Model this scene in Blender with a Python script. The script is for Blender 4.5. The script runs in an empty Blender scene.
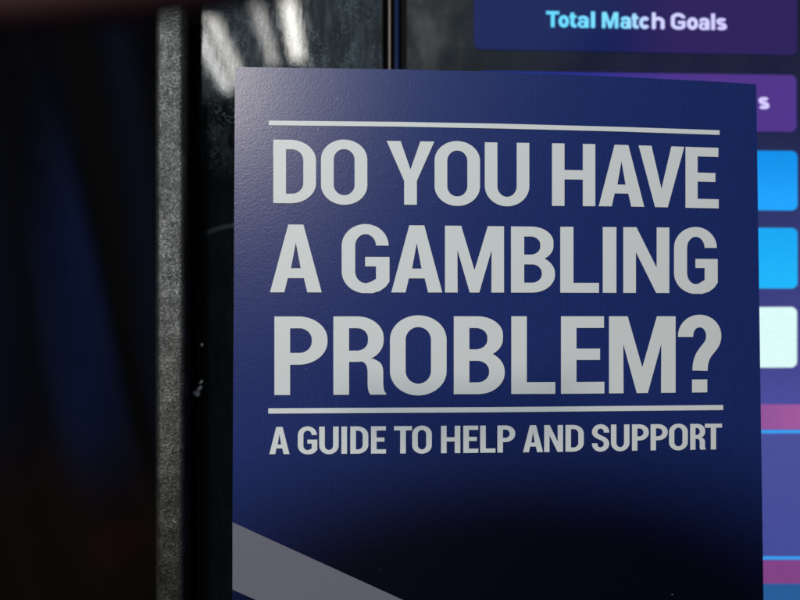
import bpy, math, random
from mathutils import Vector
from mathutils.geometry import delaunay_2d_cdt

random.seed(4)
scene = bpy.context.scene
COL = scene.collection

# ------------------------------------------------------------------ camera
H = 1.30                        # camera height above the floor (m)
TAN = 36.0 / 30.0 / 800.0       # tangent per photo pixel
cam_d = bpy.data.cameras.new("camera")
cam = bpy.data.objects.new("camera", cam_d)
COL.objects.link(cam)
cam.location = (0, 0, H)
cam.rotation_euler = (math.radians(90), 0, 0)
cam_d.sensor_width = 36.0
cam_d.lens = 30.0
cam_d.clip_start = 0.005
cam_d.clip_end = 50
cam_d.dof.use_dof = True
cam_d.dof.focus_distance = 0.129
cam_d.dof.aperture_fstop = 9.6
scene.camera = cam

# ------------------------------------------------------------------ view, world
scene.view_settings.view_transform = 'Standard'
scene.view_settings.look = 'None'
scene.view_settings.exposure = 0
scene.view_settings.gamma = 1
w = bpy.data.worlds.new("World")
scene.world = w
w.use_nodes = True
w.node_tree.nodes["Background"].inputs[0].default_value = (0.55, 0.7, 1.0, 1)
w.node_tree.nodes["Background"].inputs[1].default_value = 0.012

# ------------------------------------------------------------------ lamps (room ceiling lighting plus added lights)
def area(name, loc, size, size_y, power, color, aim=None, rot=None, spread=None):
    d = bpy.data.lights.new(name, 'AREA')
    d.shape = 'RECTANGLE'; d.size = size; d.size_y = size_y
    d.energy = power; d.color = color
    if spread: d.spread = math.radians(spread)
    o = bpy.data.objects.new(name, d); COL.objects.link(o)
    o.location = loc
    if aim is not None:
        v = Vector(aim) - Vector(loc)
        o.rotation_euler = v.to_track_quat('-Z', 'Y').to_euler()
    elif rot: o.rotation_euler = rot
    return o
# two rows of ceiling tubes behind the photographer, mirrored in the glossy bezel
area("ceiling_tube", (-0.61, -3.30, H+1.31), 0.05, 1.1, 3.6, (1, 0.97, 0.90))
area("ceiling_tube", (-0.71, -3.40, H+1.31), 0.05, 1.1, 3.8, (0.97, 0.98, 0.95))
area("ceiling_tube", (-0.24, -2.95, H+1.31), 0.06, 0.8, 4.6, (1, 0.98, 0.90))
area("ceiling_tube", (-0.38, -3.00, H+1.31), 0.04, 0.9, 1.5, (1, 0.97, 0.92))
# wide dim ceiling panel
area("ceiling_panel", (-0.10, -3.2, H+1.40), 2.8, 2.4, 12.5, (0.66, 0.84, 1.0))
# added key light close overhead, brightens the leaflet
area("overhead_key", (-0.30, -0.25, H+0.62), 0.30, 0.30, 6.2, (0.82, 0.94, 1.0), aim=(0.0, 0.13, H+0.0))
# added light, up and to the left behind the photographer: the sheen on the leaflet's corner
area("sheen_light", (-0.66, -1.55, H+0.80), 0.20, 0.20, 18, (1.0, 0.89, 0.73), aim=(0.0, 0.13, H+0.0))

# ------------------------------------------------------------------ helpers
def srgb(r, g, b):
    f = lambda c: (c/255)/12.92 if c/255 <= .04045 else ((c/255+.055)/1.055)**2.4
    return (f(r), f(g), f(b), 1)

def link(name, me, mat, parent=None, sub=None, smooth=False):
    o = bpy.data.objects.new(name, me); COL.objects.link(o)
    if mat: me.materials.append(mat)
    if parent: o.parent = parent
    if smooth:
        for p in me.polygons: p.use_smooth = True
    return o

def thing(name, label, cat, loc=(0, 0, 0)):
    o = bpy.data.objects.new(name, None); COL.objects.link(o)
    o.location = (0, 0, 0)
    o.empty_display_size = .02
    o['label'] = label; o['category'] = cat
    return o

def ray(px, py, Y):
    return Vector(((px-400)*TAN*Y, Y, H + (300-py)*TAN*Y))

def interp(pts, x):
    if x <= pts[0][0]:
        a, b = pts[0], pts[1]
    elif x >= pts[-1][0]:
        a, b = pts[-2], pts[-1]
    else:
        for a, b in zip(pts, pts[1:]):
            if a[0] <= x <= b[0]: break
    t = (x-a[0])/(b[0]-a[0])
    return [a[i]+(b[i]-a[i])*t for i in range(1, len(a))]

# node helpers
class NT:
    def __init__(s, name):
        s.m = bpy.data.materials.new(name); s.m.use_nodes = True
        s.t = s.m.node_tree; s.n = s.t.nodes; s.l = s.t.links
        s.b = s.n["Principled BSDF"]
    def new(s, typ, **kw):
        nd = s.n.new(typ)
        for k, v in kw.items(): setattr(nd, k, v)
        return nd
    def lk(s, a, b): s.l.new(a, b)
    def noise(s, vec, scale, detail=2, rough=.5, sc3=None):
        nd = s.new('ShaderNodeTexNoise')
        nd.inputs['Scale'].default_value = scale
        nd.inputs['Detail'].default_value = detail
        nd.inputs['Roughness'].default_value = rough
        if sc3:
            mp = s.new('ShaderNodeMapping'); mp.inputs['Scale'].default_value = sc3
            s.lk(vec, mp.inputs[0]); vec = mp.outputs[0]
        s.lk(vec, nd.inputs['Vector'])
        return nd.outputs[0]
    def ramp(s, fac, stops, interp='LINEAR'):
        r = s.new('ShaderNodeValToRGB'); cr = r.color_ramp; cr.interpolation = interp
        while len(cr.elements) > 1: cr.elements.remove(cr.elements[-1])
        cr.elements[0].position = stops[0][0]; cr.elements[0].color = stops[0][1]
        for p, c in stops[1:]:
            e = cr.elements.new(p); e.color = c
        s.lk(fac, r.inputs[0]); return r.outputs[0]
    def math(s, op, a, b=None, clamp=False):
        nd = s.new('ShaderNodeMath', operation=op, use_clamp=clamp)
        for i, v in enumerate((a, b)):
            if v is None: continue
            if isinstance(v, (int, float)): nd.inputs[i].default_value = v
            else: s.lk(v, nd.inputs[i])
        return nd.outputs[0]
    def maprange(s, v, a, b, c=0, d=1):
        nd = s.new('ShaderNodeMapRange', interpolation_type='SMOOTHSTEP')
        s.lk(v, nd.inputs[0])
        for i, q in enumerate((a, b, c, d)): nd.inputs[i+1].default_value = q
        return nd.outputs[0]
    def mix(s, fac, a, b):
        nd = s.new('ShaderNodeMix', data_type='RGBA')
        for i, v in ((0, fac), (6, a), (7, b)):
            if isinstance(v, (int, float)): nd.inputs[i].default_value = v
            elif isinstance(v, tuple): nd.inputs[i].default_value = v
            else: s.lk(v, nd.inputs[i])
        return nd.outputs[2]
    def bump(s, h, strength, dist, prev=None):
        nd = s.new('ShaderNodeBump'); nd.inputs['Strength'].default_value = strength
        nd.inputs['Distance'].default_value = dist
        s.lk(h, nd.inputs['Height'])
        if prev: s.lk(prev, nd.inputs['Normal'])
        return nd.outputs[0]
    def obj(s): return s.new('ShaderNodeTexCoord').outputs['Object']
    def uv(s): return s.new('ShaderNodeTexCoord').outputs['UV']

# ------------------------------------------------------------------ card materials
def card_mat(name, kind):
    N = NT(name); b = N.b
    v = N.obj()
    grain = N.noise(v, 2600, 2)
    weave = N.new('ShaderNodeTexWave', wave_type='BANDS', bands_direction='X')
    weave.inputs['Scale'].default_value = 900; weave.inputs['Distortion'].default_value = 1.5
    weave.inputs['Detail'].default_value = 1
    N.lk(v, weave.inputs[0])
    peel = N.noise(v, 640, 5, .7, (.7, 1, 2.0))
    if kind == 'navy':
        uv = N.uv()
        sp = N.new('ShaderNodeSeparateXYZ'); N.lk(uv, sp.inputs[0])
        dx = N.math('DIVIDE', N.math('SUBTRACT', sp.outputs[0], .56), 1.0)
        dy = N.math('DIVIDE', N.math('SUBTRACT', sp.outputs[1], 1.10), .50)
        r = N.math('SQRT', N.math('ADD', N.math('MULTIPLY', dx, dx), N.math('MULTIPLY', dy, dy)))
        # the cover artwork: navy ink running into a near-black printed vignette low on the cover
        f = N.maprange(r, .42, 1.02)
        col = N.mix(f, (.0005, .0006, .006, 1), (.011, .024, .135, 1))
        # halftone unevenness of the navy ink
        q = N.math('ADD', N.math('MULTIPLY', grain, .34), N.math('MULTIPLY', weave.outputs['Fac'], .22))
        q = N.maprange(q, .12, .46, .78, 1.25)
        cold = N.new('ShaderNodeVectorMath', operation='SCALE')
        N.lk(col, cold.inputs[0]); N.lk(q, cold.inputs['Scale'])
        # a few specks of dust and ink dropouts
        vd = N.new('ShaderNodeTexVoronoi'); vd.inputs['Scale'].default_value = 260; N.lk(v, vd.inputs['Vector'])
        dust = N.math('MULTIPLY', N.maprange(vd.outputs['Distance'], .03, .07, 1, 0), N.math('GREATER_THAN', N.noise(v, 90, 2), .60))
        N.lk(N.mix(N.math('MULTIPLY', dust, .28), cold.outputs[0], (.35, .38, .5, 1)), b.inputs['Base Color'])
    else:
        c = {'white': (.63, .65, .675, 1), 'grey': (.145, .143, .185, 1)}[kind]
        c2 = tuple(x*.94 for x in c[:3])+(1,)
        N.lk(N.mix(grain, c2, c), b.inputs['Base Color'])
    b.inputs['Roughness'].default_value = .315
    b.inputs['Specular IOR Level'].default_value = .56
    if kind == 'white': b.inputs['Roughness'].default_value = .45; b.inputs['Specular IOR Level'].default_value = .4
    k = .35 if kind == 'white' else 1
    n = N.bump(peel, .085*k, .00018)
    n = N.bump(grain, .22*k, .00008, n)
    N.lk(n, b.inputs['Normal'])
    return N.m
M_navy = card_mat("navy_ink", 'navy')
M_white = card_mat("white_print", 'white')
M_grey = card_mat("grey_print", 'grey')
N = NT("paper_edge"); N.b.inputs['Base Color'].default_value = (.26, .29, .44, 1); N.b.inputs['Roughness'].default_value = .6
N.lk(N.bump(N.noise(N.obj(), 3000, 2), .4, .0002), N.b.inputs['Normal']); M_edge = N.m
N = NT("white_paper"); N.lk(N.mix(N.noise(N.obj(), 900, 2), (.62, .62, .6, 1), (.7, .7, .68, 1)), N.b.inputs['Base Color']); M_paper = N.m

# ------------------------------------------------------------------ card surface
TOP = [(235, 67), (320, 68.2), (400, 69.3), (480, 71.3), (560, 74.2), (640, 77.8), (700, 80.8), (740, 83), (757, 84.6)]
def edges(py):
    t = (py-67)/533
    return 235.0-3.0*t, 756.0+7.5*t
def card_u(px, py):
    l, r = edges(py); return (px-l)/(r-l)
Y0 = 0.127
def card_Y(px, py):
    u = max(0, card_u(px, py))
    return Y0*(1+.075*u**2.3)*(1-.02*(py-67)/533)
def on_card(px, py, lift=0.0):
    Y = card_Y(px, py)-lift
    return ray(px, py, Y)

CARD_BOTTOM = 1100
leaflet = thing("leaflet", "navy blue leaflet about gambling help with big white capital lettering", "leaflet")
def card_sheet(name, mat, d0, d1, parent, inset=0.0, side=None):
    NX, NY = 56, 96
    verts, faces, uvs = [], [], []
    def grid(dep):
        for j in range(NY+1):
            for i in range(NX+1):
                u = i/NX
                u = inset + u*(1-2*inset)
                l0, r0 = edges(67)
                top = interp(TOP, l0+(r0-l0)*u)[0] + inset*500
                py = top+(CARD_BOTTOM-top)*(j/NY)
                l, r = edges(py)
                px = l+(r-l)*u
                p = on_card(px, py); p.y += dep
                # cut corners keep a hint of rounding
                verts.append(p); uvs.append((u, (py-67)/533))
    grid(d0); n1 = len(verts); grid(d1)
    W = NX+1
    for j in range(NY):
        for i in range(NX):
            a = j*W+i
            faces.append((a, a+W, a+W+1, a+1))
            a += n1; faces.append((a, a+1, a+W+1, a+W))
    nf = len(faces)
    for i in range(NX):
        faces.append((i, i+1, n1+i+1, n1+i)); a = NY*W+i
        faces.append((a, n1+a, n1+a+1, a+1))
    for j in range(NY):
        a = j*W; faces.append((a, n1+a, n1+a+W, a+W))
        a = j*W+NX; faces.append((a, a+W, n1+a+W, n1+a))
    me = bpy.data.meshes.new(name); me.from_pydata(verts, [], faces)
    uvl = me.uv_layers.new(name="UVMap")
    for lp in me.loops: uvl.data[lp.index].uv = uvs[lp.vertex_index]
    o = link(name, me, mat, parent)
    for k, p in enumerate(me.polygons):
        if k < nf: p.use_smooth = True
        elif side: p.material_index = 1
    fl = {}
    for p in me.polygons:
        for ek in p.edge_keys: fl.setdefault(ek, set()).add(2 if p.index >= nf else p.index % 2)
    at = me.attributes.new("sharp_edge", 'BOOLEAN', 'EDGE')
    for e in me.edges: at.data[e.index].value = 2 in fl[tuple(sorted(e.vertices))]
    if side: me.materials.append(side)
    return o
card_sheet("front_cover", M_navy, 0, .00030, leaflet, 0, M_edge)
card_sheet("back_page", M_paper, .00055, .00080, leaflet, .006)

# ------------------------------------------------------------------ glyphs (cap height 1, y up)
def arc(cx, cy, rx, ry, a0, a1, n=14):
    return [(cx+rx*math.cos(math.radians(a0+(a1-a0)*i/n)), cy+ry*math.sin(math.radians(a0+(a1-a0)*i/n))) for i in range(n+1)]
def rrect(x0, y0, x1, y1, tl=(0, 0), tr=(0, 0), br=(0, 0), bl=(0, 0), n=12):
    p = []
    def c(cx, cy, r, a0):
        if r[0] <= 0: p.append((cx, cy)); return
        sx = 1 if a0 in (0, 270) else -1; sy = 1 if a0 in (0, 90) else -1
        p.extend(arc(cx-sx*r[0], cy-sy*r[1], r[0], r[1], a0, a0+90, n))
    c(x1, y1, tr, 0); c(x0, y1, tl, 90); c(x0, y0, bl, 180); c(x1, y0, br, 270)
    return p
def stroke(path, tv, th, w0=1):
    pts = []
    for p in path:
        if not pts or math.dist(p, pts[-1]) > 1e-4: pts.append(p)
    L, R = [], []
    for i, p in enumerate(pts):
        a = pts[max(0, i-1)]; b = pts[min(len(pts)-1, i+1)]
        tx, ty = b[0]-a[0], b[1]-a[1]; d = math.hypot(tx, ty); tx /= d; ty /= d
        wd = math.sqrt((tv*ty)**2+(th*tx)**2)/2
        L.append((p[0]-ty*wd, p[1]+tx*wd)); R.append((p[0]+ty*wd, p[1]-tx*wd))
    return L+R[::-1]

def glyph(ch, W, t=.2, b=.15):
    """returns (solids, holes)"""
    o = .013
    if ch == 'I': return [[(0, 0), (W, 0), (W, 1), (0, 1)]], []
    if ch == 'H': return [[(0, 0), (t, 0), (t, 1), (0, 1)], [(W-t, 0), (W, 0), (W, 1), (W-t, 1)], [(t*.5, .425), (W-t*.5, .425), (W-t*.5, .425+b), (t*.5, .425+b)]], []
    if ch == 'L': return [[(0, 0), (W, 0), (W, b), (t, b), (t, 1), (0, 1)]], []
    if ch == 'E': return [[(0, 0), (W, 0), (W, b), (t, b), (t, .435), (W*.90, .435), (W*.90, .435+b*.98), (t, .435+b*.98), (t, 1-b), (W*.99, 1-b), (W*.99, 1), (0, 1)]], []
    if ch == 'T': return [[(W/2-t/2, 0), (W/2+t/2, 0), (W/2+t/2, 1-b), (W, 1-b), (W, 1), (0, 1), (0, 1-b), (W/2-t/2, 1-b)]], []
    if ch == 'A':
        m = W/2; h = t*.56
        def xi(y): return t*1.06+(m-t*1.06)*(y/.70)   # inner left leg line
        return [[(0, 0), (m-h, 1), (m+h, 1), (W, 0), (W-t*1.06, 0), (W-xi(.21)+.0, .21), (xi(.21), .21), (t*1.06, 0)]], \
               [[(xi(.355)+.012, .355), (W-xi(.355)-.012, .355), (m, .735)]]
    if ch == 'V':
        m = W/2; h = t*.52
        return [[(0, 1), (t*1.06, 1), (m, .30), (W-t*1.06, 1), (W, 1), (m+h, 0), (m-h, 0)]], []
    if ch == 'Y':
        m = W/2
        return [[(0, 1), (t*1.10, 1), (m, .555), (W-t*1.10, 1), (W, 1), (m+t*.5, .375), (m+t*.5, 0), (m-t*.5, 0), (m-t*.5, .375)]], []
    if ch == 'N': return [[(0, 0), (t*.96, 0), (t*.96, .62), (W-t*1.0, 0), (W, 0), (W, 1), (W-t*.96, 1), (W-t*.96, .385), (t, 1), (0, 1)]], []
    if ch == 'M':
        m = W/2
        return [[(0, 0), (t*.95, 0), (t*.93, .64), (m-t*.36, 0), (m+t*.36, 0), (W-t*.93, .64), (W-t*.95, 0), (W, 0), (W, 1), (W-t*1.22, 1), (m, .335), (t*1.22, 1), (0, 1)]], []
    if ch == 'O':
        r = (W/2, .31)
        ri = (W/2-t, .165)
        return [rrect(0, -o, W, 1+o, r, r, r, r, 16)], [rrect(t, b-o, W-t, 1-b+o, ri, ri, ri, ri, 14)]
    if ch == 'D':
        r = (W*.60, .32); ri = (min(W-2*t, .19)*.95, .17)
        return [rrect(0, 0, W, 1, (0, 0), r, r, (0, 0), 16)], [rrect(t, b, W-t, 1-b, (0, 0), ri, ri, (0, 0), 14)]
    if ch == 'U':
        r = W/2; ri = W/2-t
        return [[(0, 1)]+arc(W/2, .31, r, .31+o, 180, 360, 26)+[(W, 1), (W-t, 1)]+arc(W/2, .31, ri, .31-b+o, 360, 180, 20)+[(t, 1)]], []
    if ch == 'P':
        r = (W*.55, .29); ri = (min(W-2*t, .16), .145); q = .385
        return [rrect(0, q, W, 1, (0, 0), r, r, (0, 0), 14), [(0, 0), (t, 0), (t, q+.02), (0, q+.02)]], \
               [rrect(t, q+b, W-t, 1-b, (0, 0), ri, ri, (0, 0), 12)]
    if ch == 'B':
        r1 = (W*.5, .235); r2 = (W*.52, .27); ri = (min(W-2*t, .15), .12)
        return [rrect(0, .47, W*.965, 1, (0, 0), r1, r1, (0, 0), 14), rrect(0, 0, W, .56, (0, 0), r2, r2, (0, 0), 14)], \
               [rrect(t, .575, W*.965-t, 1-b, (0, 0), ri, (ri[0], .12), (0, 0), 12), rrect(t, b, W-t, .575-b*.98, (0, 0), (ri[0], .13), (ri[0], .13), (0, 0), 12)]
    if ch == 'R':
        r = (W*.5, .27); ri = (min(W-2*t, .14), .125); q = .42; W1 = W*.95
        R0, L0 = W1-.005, W1-.005-t
        leg = bez((W1-.14, q+.04), (W1-.03, q+.0), (R0, q-.04), (R0, q-.15), 12)+bez((R0, .18), (R0, .08), (R0+.01, .03), (W, .015), 8)+[(W, 0), (W-t*1.02, 0)]
        leg += bez((W-t*1.02, 0), (L0+.005, .04), (L0, .09), (L0, .18), 6)[1:]+bez((L0, q-.15), (L0, q-.05), (L0-.02, q+.005), (L0-.12, q+.012), 12)
        return [rrect(0, q, W1, 1, (0, 0), r, r, (0, 0), 14), [(0, 0), (t, 0), (t, q+.02), (0, q+.02)], leg], \
               [rrect(t, q+b*.95, W1-t, 1-b, (0, 0), ri, ri, (0, 0), 12)]
    if ch == 'G':
        # one outline: outer contour counter-clockwise from the upper terminal, then the inner contour back
        ro = W/2
        out = [(W-.012, .695)]+arc(W/2, .69, W/2-.012, .31+o, 0, 90, 12)[0:]
        out += arc(W/2, .69, W/2, .31+o, 90, 180, 12)+arc(W/2, .31, W/2, .31+o, 180, 262, 12)
        out += [(W*.64, -.012), (W*.80, .022), (W*.92, .082), (W, .16), (W, .525), (W*.49, .525), (W*.49, .525-b*.93), (W-t, .525-b*.93), (W-t, .20), (W-t*1.3, .165)]
        out += arc(W/2, .31, W/2-t, .31-b+o, 292, 180, 12)
        out += arc(W/2, .69, W/2-t, .31-b+o, 180, 0, 20)+[(W-t-.008, .695)]
        return [out], []
    if ch == 'S':
        x0, x1 = t/2, W-t/2; m = W/2; rx = (x1-x0)/2
        p = [(x1, .70)]+arc(m, .725, rx, .275-b/2+o, 0, 180, 18)
        p += bez((x0, .72), (x0, .50), (x1, .53), (x1, .28))
        p += arc(m, .275, rx, .275-b/2+o, 0, -180, 18)+[(x0, .30)]
        return [stroke(p, t, b*1.05)], []
    if ch == '?':
        x0, x1 = t/2, W-t/2; m = W/2; rx = (x1-x0)/2
        p = [(x0, .73), (x0, .745)]+arc(m, .745, rx, .255-b/2+o, 180, 0, 20)
        p += bez((x1, .74), (x1, .56), (m+.005, .57), (m+.005, .285))
        return [stroke(p, t, b*1.1), [(m-.5*t, 0), (m+.5*t, 0), (m+.5*t, .17), (m-.5*t, .17)]], []
    # ---- lower case (cap height still 1, x-height .74)
    X = .75
    if ch == 'l': return [[(0, 0), (W, 0), (W, 1.02), (0, 1.02)]], []
    if ch == 'o':
        return [arc(W/2, X/2, W/2, X/2+.01, 0, 359, 28)], [arc(W/2, X/2, W/2-t, X/2-b, 0, 359, 24)]
    if ch == 'c':
        return [stroke(arc(W/2, X/2, W/2-t/2, X/2-b/2, 38, 322, 26), t, b*1.1)], []
    if ch == 't':
        p = [(W*.42, .93), (W*.42, .22)]+arc(W*.42+.12, .20, .12, .20-b/2, 180, 270, 8)+[(W, b/2)]
        return [stroke(p, t, b), [(0, .60), (W, .60), (W, .75), (0, .75)]], []
    if ch == 'h':
        return [[(0, 0), (t, 0), (t, 1.02), (0, 1.02)], stroke([(t/2, .30), (t/2, .48)]+arc(W/2, .46, W/2-t/2, X-.46-b/2, 180, 0, 14)+[(W-t/2, 0)], t, b)], []
    if ch == 'a':
        return [stroke([(.07, .53)]+arc(W/2, .50, W/2-t/2, X-.50-b/2, 160, 0, 14)+[(W-t/2, 0)], t, b*.95),
                arc(W*.44, .22, W*.44, .235, 0, 359, 22)], [arc(W*.45, .22, W*.45-t*.95, .11, 0, 359, 16)]
    if ch == 's':
        x0, x1 = t/2, W-t/2; m = W/2; rx = (x1-x0)/2; h = X
        p = arc(m, h*.74, rx, h*.26-b/2, 20, 180, 12)+[(x0+.03, h*.60), (m, h*.5), (x1-.03, h*.40)]+arc(m, h*.26, rx, h*.26-b/2, 0, -165, 12)
        return [stroke(p, t, b)], []
    raise KeyError(ch)

def bez(p0, p1, p2, p3, n=18):
    return [tuple((1-t)**3*p0[i]+3*t*(1-t)**2*p1[i]+3*t*t*(1-t)*p2[i]+t**3*p3[i] for i in (0, 1)) for t in (k/n for k in range(n+1))]

def inside(p, poly):
    c = False; n = len(poly); x, y = p
    for i in range(n):
        x1, y1 = poly[i]; x2, y2 = poly[i-1]
        if (y1 > y) != (y2 > y) and x < (x2-x1)*(y-y1)/(y2-y1)+x1: c = not c
    return c

def fill(solids, holes, cell=None):
    vs, es = [], []
    for lp in solids+holes:
        b0 = len(vs); k = 0
        for i, p in enumerate(lp):
            q = lp[(i+1) % len(lp)]
            n = max(1, int(math.dist(p, q)/cell)) if cell else 1
            for s in range(n):
                vs.append(Vector((p[0]+(q[0]-p[0])*s/n, p[1]+(q[1]-p[1])*s/n))); k += 1
        for i in range(k): es.append((b0+i, b0+(i+1) % k))
    ov, oe, of, *_ = delaunay_2d_cdt(vs, es, [], 0, 1e-5)
    keep = []
    for f in of:
        c = (sum(ov[i].x for i in f)/len(f), sum(ov[i].y for i in f)/len(f))
        if any(inside(c, s) for s in solids) and not any(inside(c, h) for h in holes): keep.append(tuple(f))
    return [(v.x, v.y) for v in ov], keep

def text_mesh(name, letters, rows, place, mat, parent, t=.2, b=.15):
    """letters: (char, px left, px right); rows: (px, py cap top, py baseline); place(px, py) -> point on the surface"""
    V, F = [], []
    for ch, x0, x1 in letters:
        xm = (x0+x1)/2
        tp, bt = interp(rows, xm); h = bt-tp; Wd = (x1-x0)/h
        s, ho = glyph(ch, Wd, t, b)
        vs, fs = fill(s, ho, .12)
        o = len(V)
        for gx, gy in vs:
            px = x0+gx*h
            tp2, bt2 = interp(rows, px)
            V.append(place(px, bt2-(bt2-tp2)*gy))
        for f in fs: F.append(tuple(o+i for i in f))
    me = bpy.data.meshes.new(name); me.from_pydata(V, [], F)
    o = link(name, me, mat, parent)
    for p in me.polygons:                      # face the reader
        pass
    import bmesh
    bm = bmesh.new(); bm.from_mesh(me)
    bmesh.ops.remove_doubles(bm, verts=bm.verts, dist=1e-7)
    rev = [f for f in bm.faces if f.normal.y > 0]
    bmesh.ops.reverse_faces(bm, faces=rev)
    bm.to_mesh(me); bm.free()
    return o

LIFT = .00007
cardp = lambda px, py: on_card(px, py, LIFT)
L1 = [('D', 273.3, 316), ('O', 321, 367.3), ('Y', 386.7, 434.3), ('O', 434.6, 480), ('U', 484.8, 529.3), ('H', 552, 595.3), ('A', 598.7, 644.3), ('V', 638.6, 684.3), ('E', 685.5, 718.7)]
R1 = [(273, 139.6, 203), (395, 141, 204.6), (570, 143.5, 206), (620, 144.8, 206.4), (700, 147.3, 208)]
L2 = [('A', 270, 321.7), ('G', 341.7, 389.5), ('A', 391.3, 442.3), ('M', 445, 504), ('B', 511, 555), ('L', 560.3, 599), ('I', 602.8, 616.4), ('N', 623.3, 669.3), ('G', 674, 717.7)]
R2 = [(270, 224.4, 292.3), (395, 225.1, 292.4), (530, 226.6, 292.6), (640, 227.2, 292.9), (700, 227.9, 293.1)]
L3 = [('P', 274.4, 327.5), ('R', 333.4, 386.3), ('O', 390, 446.6), ('B', 453.8, 504.7), ('L', 511.3, 555.3), ('E', 561, 604.4), ('M', 609, 675.6), ('?', 678, 721.3)]
R3 = [(275, 316.5, 395), (360, 316.4, 394.7), (480, 316.3, 394.1), (580, 316.3, 393.7), (700, 316.3, 392.4)]
L4 = [('A', 269.3, 289.5), ('G', 297.8, 317.3), ('U', 319.2, 338.7), ('I', 341.4, 347), ('D', 350.3, 368.3), ('E', 371, 386),
      ('T', 394, 412), ('O', 412.2, 431.8), ('H', 441, 460.3), ('E', 463.3, 478.3), ('L', 480.2, 495.5), ('P', 497.4, 515.2),
      ('A', 523, 543), ('N', 544.2, 563), ('D', 565.5, 583.8), ('S', 592, 609.2), ('U', 611, 629.5), ('P', 632, 648.8), ('P', 650.6, 667.7), ('O', 669, 687.8), ('R', 690.2, 705.9), ('T', 704.9, 722)]
R4 = [(269, 427, 454.2), (441, 425.9, 453.2), (550, 425.1, 452), (715, 423.7, 449.4)]
for L, R in ((L1, R1), (L2, R2), (L3, R3)):
    o = text_mesh("lettering", L, R, cardp, M_white, leaflet)
o = text_mesh("lettering", L4, R4, cardp, M_white, leaflet, .205, .155)

def strip(name, top, bot, x0, x1, mat, parent, n=80):
    V, F = [], []
    for i in range(n+1):
        px = x0+(x1-x0)*i/n
        a = interp(top, px)[0]; c = interp(bot, px)[0]
        V += [cardp(px, a), cardp(px, (a+c)/2), cardp(px, c)]
    for i in range(n):
        for k in (0, 1):
            a = i*3+k; F.append((a, a+1, a+4, a+3))
    me = bpy.data.meshes.new(name); me.from_pydata(V, [], F)
    return link(name, me, mat, parent)
strip("rule", [(269, 120.6), (400, 121.9), (500, 123.7), (620, 126.9), (720, 130.3)], [(269, 125.2), (400, 126.6), (500, 128.5), (620, 131.5), (720, 134.9)], 268.8, 719.6, M_white, leaflet)
strip("rule", [(268, 408.3), (490, 407.2), (723, 405)], [(268, 413.6), (490, 412.3), (723, 410)], 268.3, 723.2, M_white, leaflet)
# grey diagonal band across the foot of the cover, running on below the picture
bt = [(232.6, 522.3), (403, 600), (762, 764)]
bb = [(232.3, 589.5), (256, 600), (762, 830)]
strip("diagonal_band", bt, bb, 232.5, 765.0, M_grey, leaflet)

# ------------------------------------------------------------------ betting terminal
YT, MT = .157, .045
def tp(px, py, off=0.0):
    """point on the terminal's front plane, off = metres in front of it (towards the reader)"""
    a = (px-400)*TAN
    Y = (YT-off)/(1-MT*a)
    return ray(px, py, Y)

terminal = thing("betting_terminal", "black betting terminal with glossy bezel and lit touchscreen behind the leaflet", "betting terminal")

def prism(name, prof, py0, py1, mat, parent, seg=1, smooth=False):
    """prof: list of (px, off) profile across, extruded along the height between rows py0..py1 (vertical edges)"""
    V, F = [], []
    n = len(prof)
    base = [tp(px, 300, off) for px, off in prof]
    z0 = H+(300-py0)*TAN*YT; z1 = H+(300-py1)*TAN*YT
    for k in range(seg+1):
        z = z0+(z1-z0)*k/seg
        for p in base: V.append((p.x, p.y, z))
    for k in range(seg):
        for i in range(n):
            a = k*n+i; c = k*n+(i+1) % n
            F.append((a, a+n, c+n, c))
    F.append(tuple(range(n))); F.append(tuple(range(seg*n, seg*n+n))[::-1])
    me = bpy.data.meshes.new(name); me.from_pydata(V, [], F); me.validate()
    import bmesh
    bm = bmesh.new(); bm.from_mesh(me); bmesh.ops.recalc_face_normals(bm, faces=bm.faces); bm.to_mesh(me); bm.free()
    o = link(name, me, mat, parent)
    if smooth:
        for p in me.polygons: p.use_smooth = len(p.vertices) == 4
    return o

# powder coated trim
N = NT("powder_coat"); v = N.obj()
g1 = N.noise(v, 3400, 3, .65); g2 = N.noise(v, 260, 3)
vor = N.new('ShaderNodeTexVoronoi'); vor.inputs['Scale'].default_value = 3800; N.lk(v, vor.inputs['Vector'])
c = N.ramp(N.math('ADD', N.math('MULTIPLY', g1, .75), N.math('MULTIPLY', g2, .25)), [(.36, (.012, .0118, .011, 1)), (.5, (.042, .042, .039, 1)), (.66, (.20, .198, .19, 1))])
N.lk(c, N.b.inputs['Base Color'])
N.b.inputs['Roughness'].default_value = .34
N.b.inputs['Metallic'].default_value = .6
n = N.bump(vor.outputs['Distance'], .75, .00016); n = N.bump(g1, .5, .00014, n)
N.lk(n, N.b.inputs['Normal']); M_coat = N.m

prof = [(156.5, -.03)]
for k in range(9):
    a = math.radians(180-90*k/8)
    prof.append((160.5+4*math.cos(a), .0065+.0022*math.sin(a)))
for k in range(9):
    a = math.radians(90-90*k/8)
    prof.append((178+10.5*math.cos(a), .0045+.0042*math.sin(a)))
prof.append((188.5, -.03))
prism("side_trim", prof, -220, 1180, M_coat, terminal, 1, True)

# matt black gap
N = NT("black_rubber"); N.b.inputs['Base Color'].default_value = (.004, .004, .0045, 1); N.b.inputs['Roughness'].default_value = .8
N.b.inputs['Specular IOR Level'].default_value = .15
N.lk(N.bump(N.noise(N.obj(), 900, 2), .3, .0002), N.b.inputs['Normal']); M_rub = N.m
prism("gap_seal", [(189.5, -.03), (189.5, -.004), (199.5, -.004), (199.5, -.03)], -220, 1180, M_rub, terminal)
prism("gap_seal", [(383.5, -.03), (383.5, -.003), (388.3, -.003), (388.3, -.03)], -220, 1180, M_rub, terminal)
prism("gap_seal", [(390.9, -.03), (390.9, -.003), (404.5, -.003), (404.5, -.03)], -220, 1180, M_rub, terminal)

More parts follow.
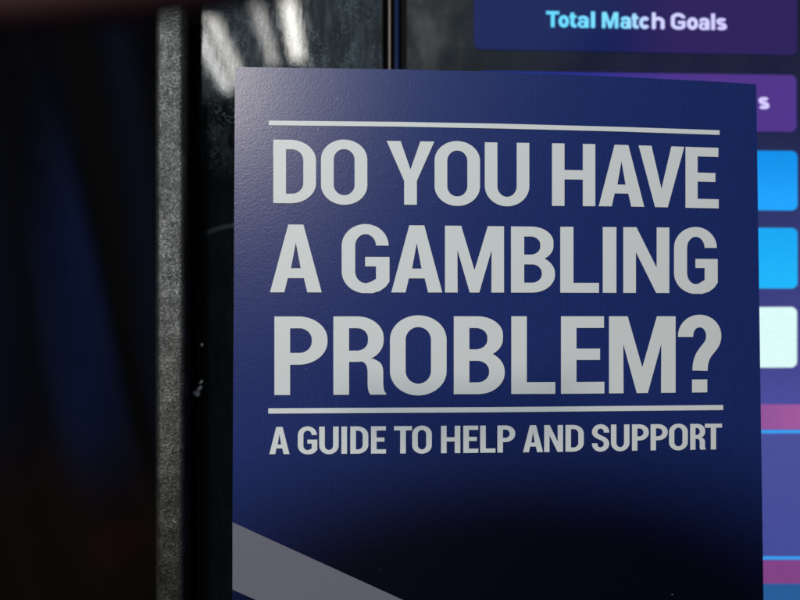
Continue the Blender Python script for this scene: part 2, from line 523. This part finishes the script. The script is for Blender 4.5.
# glossy black bezel with dust, prints, painted ceiling haze and a pale arc
N = NT("glossy_black"); v = N.obj()
sp = N.new('ShaderNodeSeparateXYZ'); N.lk(v, sp.inputs[0])
streak = N.noise(v, 1, 3, .6, (900, 200, 130))
blot = N.noise(v, 130, 4, .65)
speck = N.new('ShaderNodeTexVoronoi'); speck.inputs['Scale'].default_value = 2200; N.lk(v, speck.inputs['Vector'])
spk = N.math('LESS_THAN', speck.outputs['Distance'], .25)
spk = N.math('MULTIPLY', spk, N.maprange(N.noise(v, 200, 2), .42, .60))
zt = H+(300-140)*TAN*YT       # above this: dust and prints, with bluish ceiling reflection painted into their colour
up = N.maprange(sp.outputs[2], zt-.012, zt+.008)
dirt_haze = N.math('MULTIPLY', N.maprange(N.math('MULTIPLY', streak, blot), .16, .42), N.math('ADD', N.math('MULTIPLY', up, .85), .08))
dd = N.math('ADD', N.math('MULTIPLY', dirt_haze, .05), N.math('MULTIPLY', N.math('MULTIPLY', spk, N.math('ADD', up, .03)), .30), True)
# curved pale arc mixed into the base colour
cx, cz = tp(242, 262)[0], tp(242, 262)[2]
ddx = N.math('SUBTRACT', sp.outputs[0], cx); ddz = N.math('SUBTRACT', sp.outputs[2], cz)
rr = N.math('SQRT', N.math('ADD', N.math('MULTIPLY', N.math('MULTIPLY', ddx, ddx), .45), N.math('MULTIPLY', ddz, ddz)))
ringd = N.math('ABSOLUTE', N.math('SUBTRACT', rr, .0086))
ring = N.math('MULTIPLY', N.maprange(ringd, .0001, .0008, 1, 0), N.maprange(sp.outputs[2], cz+.004, cz+.0078))
dd = N.math('ADD', dd, N.math('MULTIPLY', ring, .035), True)
N.lk(N.mix(dd, (.0025, .003, .0035, 1), (.42, .60, .72, 1)), N.b.inputs['Base Color'])
N.lk(N.math('ADD', N.math('MULTIPLY', dirt_haze, .055), .022), N.b.inputs['Roughness'])
nb = N.bump(N.noise(v, 1, 2, .5, (700, 300, 90)), .03, .00006)
nb = N.bump(N.noise(v, 600, 3, .6), .06, .00004, nb)
N.lk(nb, N.b.inputs['Normal'])
M_gloss = N.m
prism("bezel", [(200.3, -.03), (200.3, -.0008), (200.6, -.0003), (201.4, 0), (382.0, 0), (382.7, -.0003), (383.0, -.0008), (383.0, -.03)], -220, 1180, M_gloss, terminal)
N = NT("brass_bead"); N.b.inputs['Base Color'].default_value = (.42, .36, .30, 1); N.b.inputs['Roughness'].default_value = .35; N.b.inputs['Metallic'].default_value = .6
N.lk(N.bump(N.noise(N.obj(), 400, 2), .2, .0001), N.b.inputs['Normal']); M_bead = N.m
prism("edge_bead", [(388.9, -.03), (388.9, -.0012), (389.2, -.0009), (389.9, -.0009), (390.2, -.0012), (390.2, -.03)], -220, 1180, M_bead, terminal)
N = NT("blue_film"); N.b.inputs['Base Color'].default_value = (.002, .008, .035, 1); N.b.inputs['Specular IOR Level'].default_value = .15; N.b.inputs['Roughness'].default_value = .4
N.lk(N.bump(N.noise(N.obj(), 300, 2), .2, .0002), N.b.inputs['Normal']); M_film = N.m
prism("gasket", [(394.5, -.0028), (394.8, -.0018), (396, -.0012), (398.2, -.0012), (399.5, -.0018), (399.8, -.0028)], -220, 1180, M_film, terminal, 1, True)

# little pale latch in the gap beside the bezel
N = NT("pale_plastic"); N.lk(N.mix(N.noise(N.obj(), 1500, 2), (.7, .7, .68, 1), (.9, .9, .88, 1)), N.b.inputs['Base Color']); N.b.inputs['Roughness'].default_value = .35; M_latch = N.m
def blob(name, loops, off0, off1, mat, parent):
    V, F = [], []
    for lp in loops:
        o = len(V); n = len(lp)
        for px, py in lp: V.append(tp(px, py, off1))
        for px, py in lp: V.append(tp(px, py, off0))
        F.append(tuple(range(o, o+n))[::-1]); F.append(tuple(range(o+n, o+2*n)))
        for i in range(n):
            j = (i+1) % n; F.append((o+i, o+j, o+n+j, o+n+i))
    me = bpy.data.meshes.new(name); me.from_pydata(V, [], F)
    import bmesh
    bm = bmesh.new(); bm.from_mesh(me); bmesh.ops.recalc_face_normals(bm, faces=bm.faces)
    bmesh.ops.bevel(bm, geom=list(bm.edges), offset=.00008, segments=2, affect='EDGES'); bm.to_mesh(me); bm.free()
    return link(name, me, mat, parent)
blob("latch", [[(193.3, 391.3), (199.6, 391.0), (199.6, 395.6), (197.8, 396.6), (193.6, 395.2)],
               [(196.2, 389.6), (200.0, 386.2), (202.0, 386), (201.6, 388.8), (199.6, 390.2)],
               [(198.5, 383.6), (201.2, 380.4), (202.6, 380), (202.6, 382.6), (200.6, 383.8)],
               [(200.6, 344.6), (201.8, 343.2), (202.9, 344.2), (202.6, 346.2), (201.2, 346.4)]], -.0038, .0016, M_latch, terminal)

# ------------------------------------------------------------------ touchscreen
def emis(name, fn, strength=1.0, gloss=.14, spec=.32, base=(.004, .004, .005, 1)):
    N = NT(name); N.b.inputs['Base Color'].default_value = base
    N.b.inputs['Roughness'].default_value = gloss; N.b.inputs['Specular IOR Level'].default_value = spec
    uv = N.uv(); sp = N.new('ShaderNodeSeparateXYZ'); N.lk(uv, sp.inputs[0])
    col = fn(N, sp.outputs[0], sp.outputs[1])
    # faint pixel-row mottling of the panel
    mo = N.maprange(N.noise(N.obj(), 1, 2, .5, (350, 350, 2600)), .2, .8, .95, 1.05)
    sc = N.new('ShaderNodeVectorMath', operation='SCALE'); N.lk(col, sc.inputs[0]); N.lk(mo, sc.inputs['Scale'])
    N.lk(sc.outputs[0], N.b.inputs['Emission Color'])
    N.b.inputs['Emission Strength'].default_value = strength
    return N
SC = srgb
def bg(N, x, y):
    a = N.ramp(y, [(0, SC(17, 22, 44)), (.2, SC(24, 28, 60)), (.4, SC(48, 54, 110)), (.62, SC(68, 68, 140)), (.72, SC(76, 80, 160)), (.85, SC(80, 82, 165)), (1, SC(70, 80, 160))])
    f = N.maprange(x, .56, .84)
    return N.mix(f, SC(8, 12, 15), a)
N = emis("screen_background", bg); v = N.obj()
sm = N.math('MULTIPLY', N.noise(v, 110, 4, .6), N.noise(v, 1, 3, .6, (160, 160, 70)))
sp = N.new('ShaderNodeSeparateXYZ'); N.lk(N.uv(), sp.inputs[0])
lf = N.maprange(sp.outputs[0], .52, .66, 1, .12)
sm = N.math('MULTIPLY', N.maprange(sm, .08, .46), lf)
N.lk(N.mix(N.math('MULTIPLY', sm, .09), (.004, .004, .005, 1), (.42, .46, .46, 1)), N.b.inputs['Base Color'])
N.lk(N.math('ADD', N.math('MULTIPLY', sm, .3), .12), N.b.inputs['Roughness'])
M_bg = N.m

def screen_sheet(name, solid, off, mat, parent, cell=None):
    vs, fs = fill([solid], [], cell)
    V = [tp(px, py, off) for px, py in vs]
    me = bpy.data.meshes.new(name); me.from_pydata(V, [], fs)
    uvl = me.uv_layers.new(name="UVMap")
    for lp in me.loops:
        q = vs[lp.vertex_index]; uvl.data[lp.index].uv = (q[0]/800, q[1]/600)
    import bmesh
    bm = bmesh.new(); bm.from_mesh(me)
    bmesh.ops.reverse_faces(bm, faces=[f for f in bm.faces if f.normal.y > 0]); bm.to_mesh(me); bm.free()
    return link(name, me, mat, parent)
def rr_px(x0, y0, x1, y1, r=6): return rrect(x0, y0, x1, y1, (r, r), (r, r), (r, r), (r, r), 6)

# display panel: a slab with the lit face in front
screen = prism("display_panel", [(405.2, -.03), (405.2, -.0022), (406.5, -.0018), (1010, -.0018), (1010, -.03)], -220, 1180, M_rub, terminal)
screen_sheet("screen_background", [(407, -210), (1008, -210), (1008, 1170), (407, 1170)], -.0016, M_bg, screen)
OFFB = -.0014
def flat(c0, c1=None, a=.94, b=1.0, vert=False):
    def fn(N, x, y):
        return N.mix(N.maprange(y if vert else x, a, b), c0, c1 or c0)
    return fn
b1 = emis("button_navy_purple", flat(SC(13, 26, 86), SC(46, 32, 92), .74, .86)).m
b2 = emis("button_purple", flat(SC(18, 42, 140), SC(80, 52, 138), .66, .90)).m
b3 = emis("button_azure", flat(SC(14, 145, 235), SC(32, 165, 255), .25, .35, True)).m
b4 = emis("button_sky", flat(SC(24, 168, 245), SC(30, 182, 252), .38, .48, True)).m
b5 = emis("button_white", flat(SC(222, 252, 250))).m
def slope(y0, y1):
    return y0, y1
def button(x0, yt, x1, yb, mat, s=.0156, label=None):
    # the rows run parallel on the panel, which is turned slightly away on its right
    pts = []
    for px, py in rr_px(x0, yt, x1, yb, 6):
        k = 1-MT*(px-x1)*TAN*-1 if False else 1
        pts.append((px, py+(px-x1)*(300-(yt+yb)/2)/240*s))
    o = screen_sheet("button", pts, OFFB, mat, screen)
    if label: o['label'] = label
    return o
button(474, -6, 797, 55, b1, label="navy button fading to purple that reads Total Match Goals")
button(478, 75, 796.5, 132, b2, label="purple button ending in the letter s")
button(478, 151, 797.5, 210.5, b3, label="bright azure blue button")
button(478, 228, 797.5, 288.5, b4, label="sky blue button")
button(478, 307, 797, 367.5, b5, label="white button")
m_mag = emis("banner_magenta", flat(SC(146, 84, 152), SC(162, 90, 156))).m
m_mag2 = emis("banner_plum", flat(SC(128, 66, 132))).m
m_cy = emis("line_cyan", flat(SC(50, 165, 250)), 1.0).m
m_teal = emis("banner_teal", flat(SC(38, 92, 150))).m
m_pan = emis("panel_indigo", flat(SC(74, 80, 152), SC(68, 76, 150), .72, .93, True)).m
def bar(name, y0, y1, mat, off=OFFB, x1=1000):
    return screen_sheet(name, [(440, y0), (x1, y0), (x1, y1), (440, y1)], off, mat, screen)
bar("banner", 404.5, 429.4, m_mag)
bar("divider_line", 430.2, 433.2, m_cy, OFFB+.0001)
bar("odds_panel", 434, 556, m_pan)
bar("divider_line", 556.6, 559.4, m_cy, OFFB+.0001)
bar("banner", 560.2, 583.5, m_mag2)
bar("footer", 584, 640, m_teal)

def textcol(N, x, y):
    return N.ramp(x, [(.67, SC(105, 222, 255)), (.78, SC(130, 220, 255)), (.815, SC(215, 220, 255)), (.93, SC(225, 215, 255))])
# text emission needs its own coordinate: object position along the panel
N = NT("screen_lettering"); N.b.inputs['Base Color'].default_value = (.01, .01, .01, 1)
sp = N.new('ShaderNodeSeparateXYZ'); N.lk(N.obj(), sp.inputs[0])
xa, xb = tp(540, 20)[0], tp(740, 20)[0]
f = N.math('DIVIDE', N.math('SUBTRACT', sp.outputs[0], xa), xb-xa)
N.lk(N.ramp(f, [(0, SC(85, 205, 250)), (.42, SC(120, 215, 255)), (.56, SC(200, 205, 255)), (1, SC(205, 195, 250))]), N.b.inputs['Emission Color'])
N.b.inputs['Emission Strength'].default_value = 1.15; M_txt = N.m
zo = lambda a: 540+a/4
LT = [('T', zo(25), zo(77)), ('o', zo(74), zo(116)), ('t', zo(118), zo(146)), ('a', zo(150), zo(195)), ('l', zo(204), zo(220)),
      ('M', zo(248), zo(313)), ('a', zo(321), zo(364)), ('t', zo(366), zo(394)), ('c', zo(397), zo(441)), ('h', zo(448), zo(498)),
      ('G', zo(524), zo(582)), ('o', zo(588), zo(632)), ('a', zo(635), zo(678)), ('l', zo(685), zo(700)), ('s', zo(705), zo(748))]
RT = [(545, 11.0, 27.0), (730, 14.2, 30.2)]
text_mesh("lettering", LT, RT, lambda px, py: tp(px, py, OFFB+.0002), M_txt, screen, .23, .20)
text_mesh("lettering", [('s', 758.5, 769.5)], [(750, 93, 109), (780, 93.3, 109.3)], lambda px, py: tp(px, py, OFFB+.0002), M_txt, screen, .235, .21)

# shelf the leaflet stands on (just below the picture)
zb = on_card(400, CARD_BOTTOM).z
def box(name, x0, x1, y0, y1, z0, z1, mat, parent, bev=.001):
    import bmesh
    bm = bmesh.new(); bmesh.ops.create_cube(bm, size=1)
    for vv in bm.verts:
        vv.co = Vector(((x0+x1)/2+vv.co.x*(x1-x0), (y0+y1)/2+vv.co.y*(y1-y0), (z0+z1)/2+vv.co.z*(z1-z0)))
    bmesh.ops.bevel(bm, geom=list(bm.edges), offset=bev, segments=3, affect='EDGES')
    me = bpy.data.meshes.new(name); bm.to_mesh(me); bm.free()
    return link(name, me, mat, parent)
zmin = min((leaflet.children[0].data.vertices[i].co.z for i in range(len(leaflet.children[0].data.vertices))))
box("shelf", -.06, .14, .09, .1495, zmin-.012, zmin-.0002, M_coat, terminal)

# ------------------------------------------------------------------ dark drape behind, far out of focus
N = NT("dark_cloth"); v = N.obj()
sp = N.new('ShaderNodeSeparateXYZ'); N.lk(v, sp.inputs[0])
streak_jitter = N.noise(v, 1, 2, .5, (14, 1, 3))
ss = N.math('ADD', sp.outputs[0], N.math('MULTIPLY', N.math('SUBTRACT', sp.outputs[2], H), .147))
ss = N.math('ADD', ss, N.math('MULTIPLY', streak_jitter, .02))
def band(c, w, a): return N.math('MULTIPLY', N.maprange(N.math('ABSOLUTE', N.math('SUBTRACT', ss, c)), 0, w, 1, 0), a)
st = N.math('ADD', N.math('MULTIPLY', band(-.418, .060, .85), N.math('MULTIPLY', N.maprange(sp.outputs[2], H+.05, H+.34, 1, .12), N.maprange(sp.outputs[2], H-.35, H-.23))), N.math('ADD', band(-.30, .04, .22), band(-.52, .06, .28)))
colr = N.mix(st, (.0014, .0014, .002, 1), (.0045, .011, .050, 1))  # blue streaks of light painted into the cloth colour
low = N.maprange(N.math('ADD', sp.outputs[2], N.math('MULTIPLY', sp.outputs[0], .35)), H-.42, H-.27, 1, 0)
rx = N.math('DIVIDE', N.math('ADD', sp.outputs[0], .365), .04); rz = N.math('DIVIDE', N.math('SUBTRACT', sp.outputs[2], H-.315), .035)
red = N.maprange(N.math('ADD', N.math('MULTIPLY', rx, rx), N.math('MULTIPLY', rz, rz)), 0, 1, 1, 0)
N.lk(N.mix(red, N.mix(low, colr, (.0065, .0035, .0035, 1)), (.014, .0035, .0035, 1)), N.b.inputs['Base Color'])
N.b.inputs['Roughness'].default_value = .9; N.b.inputs['Specular IOR Level'].default_value = .1
N.lk(N.bump(N.noise(v, 300, 2), .3, .0005), N.b.inputs['Normal'])
M_cloth = N.m
V, F = [], []
nx, nz = 160, 30
for j in range(nz+1):
    for i in range(nx+1):
        x = -1.1+1.9*i/nx; z = H-.9+1.9*j/nz
        s = x+.28*(z-H)                       # folds hang a little aslant
        V.append((x, .86+.03*math.sin(s*26)+.018*math.sin(s*61+1.3)+.012*math.sin(z*5), z))
for j in range(nz):
    for i in range(nx):
        a = j*(nx+1)+i; F.append((a, a+1, a+nx+2, a+nx+1))
me = bpy.data.meshes.new("curtain"); me.from_pydata(V, [], F)
cur = link("curtain", me, M_cloth, None, smooth=True)
sol = cur.modifiers.new("thickness", 'SOLIDIFY'); sol.thickness = .003
cur['label'] = "very dark blue and black hanging cloth, blurred, left of the grey trim"; cur['category'] = "curtain"

# ------------------------------------------------------------------ blurred maroon bar standing in for a finger near the lens, top left corner
N = NT("maroon_finger"); N.lk(N.mix(N.noise(N.obj(), 200, 2), (.060, .022, .032, 1), (.085, .030, .044, 1)), N.b.inputs['Base Color'])
N.b.inputs['Roughness'].default_value = .85
N.lk(N.bump(N.noise(N.obj(), 500, 3), .4, .0004), N.b.inputs['Normal']); M_mar = N.m
# swept bar: centre line follows the sloping edge, rounded cross section
YE = .042
line = [(-260, 26), (-120, 31), (0, 32), (80, 28), (150, 20), (210, 12), (270, 2), (320, -14), (360, -34), (385, -62)]
V, F = [], []
n = 16
for k, (px, py) in enumerate(line):
    e = ray(px, py, YE)
    rad = .0022
    for i in range(n):
        a = 2*math.pi*i/n
        V.append((e.x, e.y+rad*math.cos(a), e.z+rad*1.2+rad*1.2*math.sin(a)))
for k in range(len(line)-1):
    for i in range(n):
        a = k*n+i; c = k*n+(i+1) % n
        F.append((a, c, c+n, a+n))
F.append(tuple(range(n))[::-1]); F.append(tuple(range((len(line)-1)*n, len(line)*n)))
me = bpy.data.meshes.new("finger_bar"); me.from_pydata(V, [], F)
pe = link("finger_bar", me, M_mar, None, smooth=True)
pe['label'] = "dark maroon rounded bar standing in for a finger near the lens, very blurred, across the top left corner"; pe['category'] = "finger"
